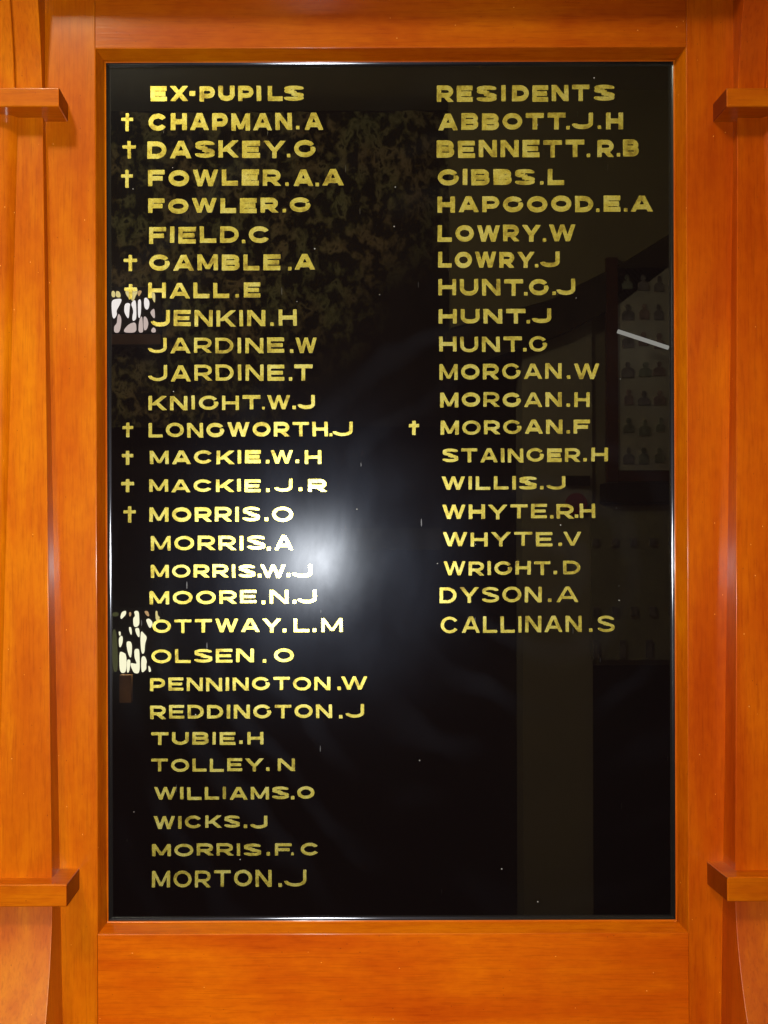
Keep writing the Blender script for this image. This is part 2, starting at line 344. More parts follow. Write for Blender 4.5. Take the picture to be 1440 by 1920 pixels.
# ------------------------------------------------------------------ pilasters
def half0(y): return 631.5-0.0165*y if y > -840 else 645.3
def pdepth(y):
    if y < -840:
        t = (-840-y)/210.0; return 0.0118+0.024*t**1.7
    if y > 600:
        t = min((y-600)/300.0, 1.2); return 0.0365+0.068*t**1.75
    return 0.026+0.000018*y
def swell(y):  # half width of the tapering half-round centre piece
    return 751-(691.5+0.0226*(max(y, -860)+810))
def pilaster(sgn, name='pilaster'):
    mat = W_PIL_L if sgn < 0 else W_PIL_R
    ctr = 751.0
    p0 = empty(name, (0, 0, 0)); adopt(p0, board)
    def body(y0, y1, n, nm):
        vs, fs = [], []
        ys = [y0+(y1-y0)*i/n for i in range(n+1)]
        for y in ys:
            h = half0(y); d = pdepth(y); o = 2*ctr-h
            b = 1.4                                         # softened arris
            pts = [(h, -0.001), (h, d-b*K*0.9), (h+b*0.35, d-b*K*0.3), (h+b, d), (o-b, d), (o-b*0.35, d-b*K*0.3), (o, d-b*K*0.9), (o, -0.001)]
            for a, dd in pts: vs.append(w(AX+sgn*a, y, dd))
        m = 8
        for i in range(n):
            for j in range(m-1): fs.append((i*m+j, i*m+j+1, (i+1)*m+j+1, (i+1)*m+j))
        fs.append(tuple(range(m))); fs.append(tuple(n*m+j for j in range(m))[::-1])
        ob = part(nm, vs, fs, mat, parent=None); adopt(ob, p0)
        for pl in ob.data.polygons: pl.use_smooth = len(pl.vertices) == 4
        finish(ob)
        return ob
    body(-1109, -858, 14, 'upper_bracket'); body(-857.5, 577 if sgn < 0 else 567, 30, 'shaft'); con = body(611, 959, 26, 'console'); con.data.materials[0] = satin(mat, 1.0, 0.36)
    # half-round piece tapering downwards along the middle of the shaft
    vs, fs = [], []; n, m = 24, 14
    for i in range(n+1):
        y = -857.5+((577 if sgn < 0 else 567)+857.5)*i/n; hw = swell(y); d = pdepth(y)
        for j in range(m+1):
            t = -1+2*j/m
            vs.append(w(AX+sgn*(ctr-t*hw), y, d+0.0005+0.0105*math.sqrt(max(0, 1-(abs(t))**2.2))))
    for i in range(n):
        for j in range(m): a = i*(m+1)+j; fs.append((a, a+1, a+m+2, a+m+1))
    ob = part('tapered_fillet', vs, fs, mat, smooth=True, parent=None); adopt(ob, p0)
    vs, fs = [], []
    for i in range(n+1):
        y = -1109+(250)*i/n; hw = 57; d = pdepth(y)
        for a, dd in ((ctr-hw, d-0.002), (ctr-hw, d+0.0055), (ctr-hw+1.2, d+0.0063), (ctr+hw-1.2, d+0.0063), (ctr+hw, d+0.0055), (ctr+hw, d-0.002)):
            vs.append(w(AX+sgn*a, y, dd))
    for i in range(n):
        for j in range(5): a = i*6+j; fs.append((a, a+1, a+7, a+6))
    ob = part('raised_tongue', vs, fs, mat, smooth=False, parent=None); adopt(ob, p0)
    # the two square blocks that cross the pilaster
    hu = 602.5 if sgn < 0 else 606.5
    v, f = [], []
    x0, x1 = sorted(((AX+sgn*hu)*K, (AX+sgn*(2*ctr-hu))*K))
    yo = 0 if sgn < 0 else 4
    box_data(x0, x1, -0.042, 0.0008, (823-yo)*K, (857.5-yo)*K, v, f)
    ob = part('upper_block', v, f, W_CAP, 0.0014, seg=3); adopt(ob, p0)
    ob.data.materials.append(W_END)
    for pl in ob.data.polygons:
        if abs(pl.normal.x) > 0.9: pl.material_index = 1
    hl = 585.0 if sgn < 0 else 591.5
    y0, y1 = (577, 617) if sgn < 0 else (567, 611)
    x0, x1 = sorted(((AX+sgn*hl)*K, (AX+sgn*(2*ctr-hl))*K)); v, f = [], []
    box_data(x0, x1, -0.062, 0.0008, -y1*K, -y0*K, v, f)
    ob = part('lower_block', v, f, W_CAP, 0.0016, seg=3); adopt(ob, p0)
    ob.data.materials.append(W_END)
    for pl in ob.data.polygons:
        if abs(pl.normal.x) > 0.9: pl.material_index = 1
    return p0
pilaster(-1); pilaster(1)
# cornice above the picture's edge, which shades the head of the board
wbox('cornice', AX-900, AX+900, -1240, -1111, 0.100, -TH, W_RAIL_T, 0.004)
wbox('plinth', AX-900, AX+900, 961, 1080, 0.115, -TH, W_RAIL_T, 0.004)

# ------------------------------------------------------------------ gilded raised letters
LD = 0.0007                                                # how far the letters stand off the glass
GW = dict(A=36, B=32, C=37, D=33, E=31, F=30, G=37, H=32, I=8, J=33, K=34, L=29, M=37, N=33, O=37, P=31, R=32, S=33, T=34, U=33,
          V=35, W=45, X=33, Y=36)
def glyph_sdf(ch, X, Y, x0, x1, y0, y1, t):
    """X, Y grids in px with Y downwards; returns signed distance-like field, negative inside."""
    W = x1-x0; H = y1-y0; th = t*(1.06 if t > 6.6 else 0.88)
    u = X-x0; v = y1-Y                                       # v upwards
    big = 1e3
    def Vb(x, a=0.0, b=1.0): return np.maximum(np.abs(u-x)-t/2, np.maximum(a*H-v, v-b*H))
    def Hb(y, a, b): return np.maximum(np.abs(v-y)-th/2, np.maximum(a-u, u-b))
    def Dg(xa, ya, xb, yb, tt=None):
        tt = tt or t; sl = (xb-xa)/(yb-ya); xc = xa+(v-ya)*sl; cs = 1/math.sqrt(1+sl*sl)
        return np.maximum((np.abs(u-xc))*cs-tt/2*0.98, np.maximum(min(ya, yb)-v, v-max(ya, yb)))
    def Ar(cx, cy, rx, ry, a0, a1):
        dx, dy = (u-cx)/rx, (v-cy)/ry; r = np.hypot(dx, dy)+1e-6
        gr = np.hypot(dx/rx, dy/ry)/r+1e-6
        ang = np.degrees(np.arctan2(dy, dx)); tt = np.where(np.abs(dx) > np.abs(dy), t, th)
        f = np.abs(r-1)/gr - tt/2
        aa = np.mod(ang-a0, 360); span = a1-a0
        out = np.where(aa <= span, -big, np.minimum(aa-span, 360-aa)*0.25)
        return np.maximum(f, out)
    def mn_(*a):
        r = a[0]
        for b in a[1:]: r = np.minimum(r, b)
        return r
    l, r = t/2, W-t/2; tp, bt, md = H-th/2, th/2, H*0.5
    rx, ry = W/2-t/2, H/2-th/2
    if ch == 'A':
        return mn_(Dg(l*0.9, 0, W/2-0.5, H), Dg(W-l*0.9, 0, W/2+0.5, H), Hb(H*0.30, W*0.2, W*0.8))
    if ch == 'B': 
        c = W*0.58; return mn_(Vb(l), Hb(tp, 0, c), Hb(md, 0, c), Hb(bt, 0, c), Ar(c, (tp+md)/2, r-c-0.8, (tp-md)/2, -90, 90), Ar(c, (bt+md)/2, r-c, (md-bt)/2, -90, 90))
    if ch == 'C': return Ar(W/2, H/2, rx, ry, 34, 326)
    if ch == 'D':
        c = W*0.45; return mn_(Vb(l), Hb(tp, 0, c), Hb(bt, 0, c), Ar(c, H/2, r-c, ry, -90, 90))
    if ch == 'E': return mn_(Vb(l), Hb(tp, 0, W), Hb(md, 0, W*0.92), Hb(bt, 0, W))
    if ch == 'F': return mn_(Vb(l), Hb(tp, 0, W), Hb(H*0.48, 0, W*0.88))
    if ch == 'G': return mn_(Ar(W/2, H/2, rx, ry, 34, 364), np.maximum(np.abs(u-(W*0.86))-W*0.10, np.abs(v-H*0.50)-th*0.40))
    if ch == 'H': return mn_(Vb(l), Vb(r), Hb(md, 0, W))
    if ch == 'I': return np.maximum(np.abs(u-W/2)-t/2, np.maximum(-v, v-H))
    if ch == 'J':
        c = W*0.47; return mn_(Vb(r, 0.36), Ar(c, H*0.38, r-c, H*0.38-th/2, -168, 3))
    if ch == 'K': return mn_(Vb(l), Dg(W*0.22, H*0.34, W-l*1.1, H), Dg(W-l*0.9, 0, W*0.42, H*0.56))
    if ch == 'L': return mn_(Vb(l), Hb(bt, 0, W))
    if ch == 'M': return mn_(Vb(l), Vb(r), Dg(l, H, W/2, 0.08*H, t*0.85), Dg(r, H, W/2, 0.08*H, t*0.85))
    if ch == 'N': return mn_(Vb(l), Vb(r), Dg(l, H, r, 0))
    if ch == 'O': return Ar(W/2, H/2, rx, ry, 0, 360)
    if ch == 'P':
        c = W*0.56; y2 = H*0.36; return mn_(Vb(l), Hb(tp, 0, c), Hb(y2, 0, c), Ar(c, (tp+y2)/2, r-c, (tp-y2)/2, -90, 90))
    if ch == 'R':
        c = W*0.56; y2 = H*0.40; return mn_(Vb(l), Hb(tp, 0, c), Hb(y2, 0, c), Ar(c, (tp+y2)/2, r-c, (tp-y2)/2, -90, 90), Dg(r-0.3, 0, W*0.48, y2))
    if ch == 'S':
        cu, cl = H*0.735, H*0.275
        return mn_(Ar(W/2, cu-0.3, rx*0.95, tp-cu, 8, 272), Ar(W/2, cl, rx, cl-bt, -172, 92), Hb((cu*0+H*0.495), W*0.36, W*0.64))
    if ch == 'T': return mn_(Hb(tp, 0, W), Vb(W/2))
    if ch == 'U': return mn_(Vb(l, 0.42), Vb(r, 0.42), Ar(W/2, H*0.44, rx, H*0.44-th/2, -183, 3))
    if ch == 'V': return mn_(Dg(l*0.9, H, W/2, 0), Dg(W-l*0.9, H, W/2, 0))
    if ch == 'W': return mn_(Dg(l*0.9, H, W*0.29, 0), Dg(W*0.5, H, W*0.29, 0, t*0.9), Dg(W*0.5, H, W*0.71, 0, t*0.9), Dg(W-l*0.9, H, W*0.71, 0))
    if ch == 'X': return mn_(Dg(l, 0, r, H), Dg(r, 0, l, H))
    if ch == 'Y': return mn_(Dg(l*0.9, H, W/2, H*0.40), Dg(W-l*0.9, H, W/2, H*0.40), Vb(W/2, 0, 0.48))
    if ch == '.': return np.maximum(np.abs(u-W/2)-W/2, np.abs(v-W/2)-W/2)
    if ch == '-': return np.maximum(np.abs(u-W/2)-W/2, np.abs(v-H/2)-W*0.42)
    if ch == '+':                                            # latin cross
        return mn_(np.maximum(np.abs(u-W/2)-t*0.42, np.maximum(-v, v-H)), np.maximum(np.abs(v-H*0.66)-t*0.40, np.maximum(-u, u-W)))
    raise ValueError(ch)

def polygonise(F, xs, ys, verts, faces, d_front, d_back, sides):
    """marching squares, filled, plus side walls back to the glass; xs, ys are pixel offsets of the grid."""
    cache = {}; side_from = []
    def vid(x, y):
        k = (round(x, 3), round(y, 3))
        if k not in cache:
            cache[k] = len(verts); verts.append(persp(x, y, d_front))
        return cache[k]
    edges = {}
    ny, nx = F.shape
    ins = F < 0
    cellany = ins[:-1, :-1] | ins[1:, :-1] | ins[:-1, 1:] | ins[1:, 1:]
    allin = ins[:-1, :-1] & ins[1:, :-1] & ins[:-1, 1:] & ins[1:, 1:]
    new_faces = []
    # runs of full cells become one strip face per row
    for j in range(ny-1):
        row = np.nonzero(cellany[j])[0]
        for i in row:
            if allin[j, i]:
                new_faces.append((vid(xs[i], ys[j]), vid(xs[i+1], ys[j]), vid(xs[i+1], ys[j+1]), vid(xs[i], ys[j+1]))); continue
            c = [(xs[i], ys[j], F[j, i]), (xs[i+1], ys[j], F[j, i+1]), (xs[i+1], ys[j+1], F[j+1, i+1]), (xs[i], ys[j+1], F[j+1, i])]
            poly = []
            for a in range(4):
                p, q = c[a], c[(a+1) % 4]
                if p[2] < 0: poly.append(vid(p[0], p[1]))
                if (p[2] < 0) != (q[2] < 0):
                    t = p[2]/(p[2]-q[2]); t = min(max(t, 0.03), 0.97)
                    poly.append(vid(p[0]+(q[0]-p[0])*t, p[1]+(q[1]-p[1])*t))
            if len(set(poly)) >= 3: new_faces.append(tuple(dict.fromkeys(poly)))
    from collections import Counter
    cnt = Counter(); order = {}
    for f in new_faces:
        for a in range(len(f)):
            p, q = f[a], f[(a+1) % len(f)]; k = (min(p, q), max(p, q)); cnt[k] += 1; order[k] = (p, q)
    back = {}
    def bid(v):
        if v not in back:
            x, y, z = verts[v]; back[v] = len(verts); verts.append((x, -d_back, z))
        return back[v]
    faces += new_faces
    side_from.append(len(faces))
    for k, c in cnt.items():
        if c == 1:
            p, q = order[k]; faces.append((q, p, bid(p), bid(q))); sides.add(len(faces)-1)

COS, SIN = math.cos(ROLL), math.sin(ROLL)
def unroll(px, py):
    dx, dy = px-600, py-1050
    return dx*COS+dy*SIN, dy*COS-dx*SIN
def text_line(items, ytop, ybot, nm='name_line', weight=6.2):
    """items: (string, x_left, x_right) in photograph pixels."""
    step = 0.95
    cx = (items[0][1]+items[-1][2])/2
    ox, oy = unroll(cx, (ytop+ybot)/2)
    g = abs(oy)*LD/D*0.75
    yt, yb = (ytop+0.8, ybot) if ytop < 700 else (ytop+2.6, ybot)
    dyc = (oy)-((ytop+ybot)/2-1050)                        # shift from unrolling
    verts, faces, sides = [], [], set()
    for s, xa, xb in items:
        if s in '.+-':
            cells = [(s, xa, xb)]
        else:
            nat = [GW[c] for c in s]; gap = 7.0
            tot = sum(nat)+gap*(len(s)-1); k = (xb-xa)/tot
            kg = k
            cells = []; x = xa
            for c, n in zip(s, nat):
                cells.append((c, x, x+n*k)); x += n*k+gap*kg
        for c, x0, x1 in cells:
            t = weight*rnd.uniform(0.94, 1.06)
            jy = rnd.uniform(-0.7, 0.7); jh = rnd.uniform(-0.5, 0.5); sh = rnd.uniform(-0.02, 0.02)
            a, b = yt+jy, yb+jy+jh
            if c == '.': pass
            gx = np.arange(x0-2, x1+2+step, step); gy = np.arange(a-2, b+2+step, step)
            X, Y = np.meshgrid(gx, gy)
            ph = rnd.uniform(0, 6.28)
            wob = 0.12*np.sin(X*0.55+ph)*np.cos(Y*0.43+ph*1.7)+0.10*np.sin(X*1.3-Y*0.9+ph*2)
            Xs = X+(Y-(a+b)/2)*sh
            F = glyph_sdf(c, Xs, Y, x0, x1, a, b, t)+wob
            xs = gx-600; ys = gy-1050
            # unrolled offset for this glyph (rotation is tiny, a shift per glyph is enough)
            ux, uy = unroll((x0+x1)/2, (a+b)/2)
            sx, sy = ux-((x0+x1)/2-600), uy-((a+b)/2-1050)
            polygonise(F, xs+sx, ys+sy, verts, faces, GD+LD, GD+0.0002, sides)
    o = part(nm, verts, faces, GOLD); o.data.materials.append(GOLD_SIDE)
    for i in sides: o.data.polygons[i].material_index = 1
    o.parent = panel; o.matrix_parent_inverse = par_inv[panel.name]
    return o
def dot(x, s=6.5): return ('.', x-s/2, x+s/2)
LEFT = [
 ([("EX",287,357),("-",360,371),("PUPI",379,494),("L",507,535),("S",539,573)],159.5,188.5),
 ([("CHAPMAN",283,552),dot(563),("A",576,610)],210.5,243),
 ([("DASKEY",280.5,538.5),dot(545.5),("G",556,596)],262,295),
 ([("FOWLER",281.6,530),dot(542),("A",555,590.6),dot(599),("A",609,648)],316.5,348),
 ([("FOWLER",281.6,524.7),dot(537),("G",547,586)],369.6,398),
 ([("FIELD",283,451),dot(460),("C",470,510)],422.7,454.6),
 ([("GAMBLE",283,529),dot(546.5),("A",556,593)],475.5,506),
 ([("HALL",280.6,432.6),dot(447.6),("E",460,491)],528,557.6),
 ([("JENKIN",287,500),dot(512.5),("H",525,559)],579.4,610.7),
 ([("JARDINE",281,535),dot(549),("W",556.6,596)],631.5,661),
 ([("JARDINE",281.6,535),dot(546.5),("T",553.5,588)],682,713),
 ([("KNIGHT",280,490),dot(495.5,5),("W",503,545.5),dot(553),("J",561,592)],738,767),
 ([("LONGWORTH",280,616),dot(622,5.5),("J",627,662.5)],788.5,818),
 ([("MACKIE",282,490),dot(503),("W",509,550),dot(558.7),("H",572.6,603.5)],841,868.7),
 ([("MACKIE",280.6,489),dot(503),("J",516.7,549),dot(564),("R",578.5,612.5)],895,921),
 ([("MORRIS",280.6,487.5),dot(500),("O",511,549.7)],947,977),
 ([("MORRIS",283,497),dot(504.5),("A",516,549)],1001,1030.6),
 ([("MORRIS",282.6,478),dot(487),("W",489,535),dot(541),("J",550,585)],1055,1082),
 ([("MOORE",280,480.6),dot(493.4),("N",505.6,540),dot(551.7),("J",559,593)],1103.5,1131),
 ([("OTTWAY",285,525.7),dot(533),("L",550,579),dot(589),("M",602,641.7)],1157,1185),
 ([("OLSEN",283,475),dot(495),("O",513,549.7)],1213,1241.4),
 ([("PENNINGTON",280,618),dot(634.7),("W",639,687)],1266.7,1294),
 ([("REDDINGTON",280,621),dot(637.5),("J",648,681)],1318.4,1346.5),
 ([("TUBIE",281.6,439.6),dot(450),("H",462,492)],1368.7,1395),
 ([("TOLLEY",281.6,491),dot(500),("N",518.7,550.7)],1419,1445.5),
 ([("WILLIAMS",287,538.5),dot(546.5),("O",555,587)],1472,1498),
 ([("WICKS",285.8,446.5),dot(457.6),("J",468,498.6)],1526,1552),
 ([("MORRIS",282,486),dot(500),("F",512.5,543.8),dot(545.5,5),("C",561,595)],1578,1603.5),
 ([("MORTON",281.6,506),dot(522),("J",531.6,571)],1628.5,1662)]
RIGHT = [
 ([("RE",824,891),("S",900,935),("I",945,953),("DENT",965,1110),("S",1120,1156)],160.7,192),
 ([("ABBOTT",827,1065),dot(1069.6),("J",1079,1116.5),dot(1128.5),("H",1141,1173)],213,245),
 ([("BENNETT",823,1100),dot(1107.5),("R",1124.5,1155),dot(1164),("B",1172.5,1202)],264,297),
 ([("GIBBS",825,1005.7),dot(1020),("L",1031,1062)],317.8,348.5),
 ([("HAPGOOD",824,1116),dot(1124.5),("E",1135.7,1167),dot(1177),("A",1187,1227.4)],369,399.8),
 ([("LOWRY",824,1016.5),dot(1024.5),("W",1033.5,1082)],423,455),
 ([("LOWRY",824.7,1004.6),dot(1009.5),("J",1018,1052.6)],473,503.8),
 ([("HUNT",824.8,983.6),dot(989),("G",995,1031.7),dot(1042),("J",1048,1081.5)],524.4,556),
 ([("HUNT",825,988),dot(993),("J",1002,1036)],580,608),
 ([("HUNT",825.8,981),dot(986.5),("G",994.5,1028)],631.7,661),
 ([("MORGAN",825.8,1055),dot(1068),("W",1078.6,1125.6)],683,713),
 ([("MORGAN",827,1055),dot(1067),("H",1078.6,1107.5)],735,765),
 ([("MORGAN",827.6,1056),dot(1067),("F",1077,1107.5)],787,816),
 ([("STAINGER",831,1088.7),dot(1098),("H",1110,1141)],840,868.6),
 ([("WILLIS",829.5,1006.4),dot(1017),("J",1027,1061)],892.7,920.5),
 ([("WHYTE",830,1026),dot(1035),("R",1044,1076),dot(1081.5),("H",1087.7,1116.5)],945,974.7),
 ([("WHYTE",831,1036),dot(1050.5),("V",1057,1090)],997,1026),
 ([("WRIGHT",832,1032),dot(1041),("D",1056,1088)],1051.6,1080),
 ([("DYSON",824,1015.4),dot(1030.6),("A",1043.6,1084)],1100,1132),
 ([("CALLINAN",825.8,1090),dot(1107),("S",1120,1151.6)],1154.5,1187.7)]
for col in (LEFT, RIGHT):
    for i, (it, a, b) in enumerate(col):
        wt = 8.5 if b < 410 else 7.9 if b < 520 else (7.2 if b < 640 else (6.5 if b < 1000 else 6.1))
        if i == 0: wt = 8.4
        text_line(it, a, b, 'heading_line' if i == 0 else 'name_line', wt)
CROSS = [(232,254,209,243),(234,259,261,295),(231,253,315,349),(235,260,475,506),(236,259,530,559),(231,251,788,818),(229.5,251,840,869),
         (228,252,894,921),(232,255,944,977),(768,787,787,816)]
for x0, x1, a, b in CROSS: text_line([('+', x0, x1)], a, b, 'cross', 7.5)

# ------------------------------------------------------------------ wall behind the board, and the room the glass mirrors
WALL = plain('cream_painted_wall', (0.50, 0.42, 0.27), 0.8, 0.06)
DARKW = plain('dark_stained_panelling', (0.020, 0.011, 0.010), 0.6, 0.3)
tag(box('wall', -3, 3, 0.032, 0.10, -2.05, 2.3, WALL), kind='structure')

L0 = 3.2
def R(px, py, L=L0):                                       # the place in the room that the glass shows at this point
    dx, dy = unroll(px, py); s = K*(D+L)/D
    return dx*s, -dy*s
def room_box(name, x0, y0, x1, y1, L, depth, mat, parent=None, bevel=0):
    xa, za = R(x0, y0, L); xb, zb = R(x1, y1, L)
    return box(name, xa, xb, -L-depth, -L, zb, za, mat, parent, bevel)

REAR = 3.5
CEIL = 2.10
FLOOR = -2.0
tag(box('rear_wall', -3, 3, -REAR-0.12, -REAR, FLOOR, CEIL, DARKW), kind='structure')
tag(box('ceiling', -3, 3, -REAR-0.12, 0.03, CEIL, CEIL+0.05, plain('painted_ceiling', (0.78, 0.70, 0.50), 0.8, 0.05)), kind='structure')
tag(box('floor', -3, 3, -REAR-0.12, 0.1, FLOOR-0.05, FLOOR, plain('dark_floorboards', (0.05, 0.025, 0.015), 0.5, 0.3)), kind='structure')
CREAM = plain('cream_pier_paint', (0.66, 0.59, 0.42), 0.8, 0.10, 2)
LP = REAR-0.16
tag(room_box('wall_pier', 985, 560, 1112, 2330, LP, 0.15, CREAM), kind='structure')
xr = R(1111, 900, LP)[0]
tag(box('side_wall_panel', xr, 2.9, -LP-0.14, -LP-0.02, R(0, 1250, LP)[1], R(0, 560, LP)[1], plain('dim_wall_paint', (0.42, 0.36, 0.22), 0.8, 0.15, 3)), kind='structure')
# sloping beam and soffit above the pier
def slab(name, pts, L, depth, mat):
    n = len(pts); v = []
    for dd in (0, depth):
        for x, y in pts: X, Z = R(x, y, L); v.append((X, -L-dd, Z))
    f = [tuple(range(n)), tuple(range(2*n-1, n-1, -1))]+[(i, (i+1) % n, n+(i+1) % n, n+i) for i in range(n)]
    return mesh_obj(name, v, f, mat)
tag(slab('sloping_beam', [(840, 620), (1040, 560), (1180, 490), (1440, 330), (1440, 420), (1262, 500), (1165, 572), (1060, 625), (985, 650), (840, 700)], LP-0.06, 0.05,
         plain('dark_beam', (0.08, 0.055, 0.035), 0.6, 0.3)), kind='structure')
tag(slab('sloping_soffit', [(850, 150), (1440, 120), (1440, 329), (1180, 489), (1040, 559), (850, 612)], LP-0.04, 0.05,
         plain('soffit_paint', (0.46, 0.39, 0.20), 0.8, 0.15, 2)), kind='structure')

# patterned curtain reflected faintly behind the left column of names
def leaf_cloth():
    m, nt, out = new_mat('leaf_patterned_cloth'); L = nt.links.new
    tc = N(nt, 'ShaderNodeTexCoord'); mp = N(nt, 'ShaderNodeMapping'); mp.inputs['Scale'].default_value = (1, 0.2, 0.78); mp.inputs['Rotation'].default_value = (0, 0.3, 0)
    L(tc.outputs['Object'], mp.inputs[0])
    n = N(nt, 'ShaderNodeTexNoise', i_Scale=23, i_Detail=3.5, i_Roughness=0.55, i_Distortion=0.3); L(mp.outputs[0], n.inputs[0])
    c = N(nt, 'ShaderNodeTexNoise', i_Scale=4.5, i_Detail=1); L(mp.outputs[0], c.inputs[0])
    r = ramp(nt, n.outputs[0], [(0.46, (0.03, 0.022, 0.014)), (0.53, (0.26, 0.22, 0.12)), (0.62, (0.56, 0.48, 0.30)), (0.70, (0.06, 0.05, 0.03))])
    h = ramp(nt, c.outputs[0], [(0.4, (0.80, 0.92, 0.62)), (0.6, (1.0, 0.80, 0.62))])
    mu = N(nt, 'ShaderNodeMix', data_type='RGBA', blend_type='MULTIPLY'); mu.inputs[0].default_value = 0.8
    L(r.outputs[0], mu.inputs[6]); L(h.outputs[0], mu.inputs[7])
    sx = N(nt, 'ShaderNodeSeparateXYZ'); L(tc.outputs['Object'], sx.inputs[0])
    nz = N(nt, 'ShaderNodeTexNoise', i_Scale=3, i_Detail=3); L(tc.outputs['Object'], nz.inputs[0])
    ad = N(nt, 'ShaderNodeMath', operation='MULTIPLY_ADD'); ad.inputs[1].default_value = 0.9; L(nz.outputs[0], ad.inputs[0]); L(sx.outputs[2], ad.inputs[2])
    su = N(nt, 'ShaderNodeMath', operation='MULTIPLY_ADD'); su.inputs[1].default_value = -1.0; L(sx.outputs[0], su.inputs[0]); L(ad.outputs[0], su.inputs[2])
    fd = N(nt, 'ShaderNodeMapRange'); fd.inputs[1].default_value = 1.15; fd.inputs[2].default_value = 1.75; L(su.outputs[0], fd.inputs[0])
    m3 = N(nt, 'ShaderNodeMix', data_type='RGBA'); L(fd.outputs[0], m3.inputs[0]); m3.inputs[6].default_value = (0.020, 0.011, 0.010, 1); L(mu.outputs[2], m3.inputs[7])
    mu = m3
    p = N(nt, 'ShaderNodeBsdfPrincipled'); L(mu.outputs[2], p.inputs['Base Color']); p.inputs['Roughness'].default_value = 0.85
    L(p.outputs[0], out.inputs[0]); return m
def curtain():
    vs, fs = [], []; nx, nz = 90, 6
    x0, z0 = R(205, 205, REAR-0.1); x1, z1 = R(860, 800, REAR-0.1)
    for k in (0, 1):
        for j in range(nz+1):
            for i in range(nx+1):
                t = i/nx; y = -(REAR-0.12)+0.010*math.sin(t*38)+0.006*math.sin(t*17+j*0.2)-0.006*k
                vs.append((x0+(x1-x0)*t, y, z0+(z1-z0)*j/nz))
    m = (nx+1)*(nz+1)
    for k in (0, 1):
        for j in range(nz):
            for i in range(nx):
                a = k*m+j*(nx+1)+i; q = (a, a+1, a+nx+2, a+nx+1); fs.append(q if k == 0 else q[::-1])
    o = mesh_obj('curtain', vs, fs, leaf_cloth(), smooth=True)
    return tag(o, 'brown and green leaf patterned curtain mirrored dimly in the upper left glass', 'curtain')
curtain()

# leadlight windows mirrored at the left edge of the glass
LEAD = plain('dark_lead_and_frame', (0.02, 0.012, 0.01), 0.6, 0.2)
def leadlight(x0, y0, x1, y1, shapes, label, lwin=REAR-0.17):
    cx, cz = R((x0+x1)/2, (y0+y1)/2, lwin)
    e = empty('leadlight_window', (cx, -lwin, cz), label, 'window'); e['group'] = 'leadlight windows mirrored in the glass'
    e_inv = Matrix.Translation(Vector((-cx, lwin, -cz)))
    fr = room_box('window_frame', x0-120, y0-6, x1+8, y1+3, lwin, 0.03, LEAD); fr.parent = e; fr.matrix_parent_inverse = e_inv
    for pts, mt in shapes:
        for _ in range(2):                                  # round the corners of the lead lines
            q = []
            for a in range(len(pts)):
                (ax, ay), (bx, by) = pts[a], pts[(a+1) % len(pts)]
                q += [(ax*.78+bx*.22, ay*.78+by*.22), (ax*.22+bx*.78, ay*.22+by*.78)]
            pts = q
        n = len(pts); vs = []
        for dd in (0.005, 0.0):
            for px, py in pts:
                X, Z = R(px, py, lwin); vs.append((X, -lwin+0.006-dd+0.0-0.003*0, Z))
        f = [tuple(range(n)), tuple(range(2*n-1, n-1, -1))]+[(i, (i+1) % n, n+(i+1) % n, n+i) for i in range(n)]
        o = mesh_obj('pane', vs, f, mt); o.parent = e; o.matrix_parent_inverse = e_inv
PW = glow('pane_white', (1.0, 0.93, 0.88), 17); PP = glow('pane_pink', (1.0, 0.80, 0.72), 10.5); PY = glow('pane_yellow', (1.0, 0.84, 0.34), 13)
PC = glow('pane_cream', (1.0, 0.96, 0.66), 19); PO = glow('pane_orange', (1.0, 0.62, 0.28), 9); PG = glow('pane_green', (0.60, 0.62, 0.22), 1.6)
UP = [('Y', '180,250 260,250 270,400 180,400'), ('Y', '290,250 370,260 400,330 400,410 280,400'),
 ('W', '180,520 230,460 420,440 420,500 370,600 290,740 310,830 240,940 200,900 180,700'), ('P', '350,810 400,870 420,1000 370,1280 235,1280 240,1120 310,1060 320,900'),
 ('Y', '520,180 600,160 740,160 820,180 820,300 770,370 740,460 690,500 640,440 570,400 520,290'), ('O', '850,240 930,250 900,320 850,390 820,320'),
 ('W', '500,600 550,550 640,560 620,660 600,940 540,880 490,760'), ('W', '660,580 720,480 780,490 790,900 760,970 700,1000 690,900 720,760 700,680'),
 ('W', '840,470 910,460 900,800 870,930 835,900 830,600'), ('W', '990,430 1050,420 1110,500 1110,620 1070,720 1000,690 980,560'),
 ('Y', '1150,280 1230,270 1260,360 1250,560 1200,480'), ('P', '1240,690 1250,940 1190,900 1130,790 1180,720'),
 ('P', '480,1210 600,1080 720,1030 780,1050 790,1280 490,1280'), ('P', '870,950 930,860 950,1100 955,1280 840,1280 845,1100'),
 ('P', '965,880 1040,900 1090,1050 1050,1200 970,1240'), ('P', '1150,1230 1210,1150 1270,1200 1260,1280 1170,1280'),
 ('W', '60,300 150,260 160,520 90,560 50,450'), ('P', '-60,700 80,620 150,760 120,980 20,1000'), ('W', '-150,300 20,240 30,480 -40,620 -140,560'),
 ('P', '-120,1050 30,1040 140,1020 150,1280 -120,1280')]
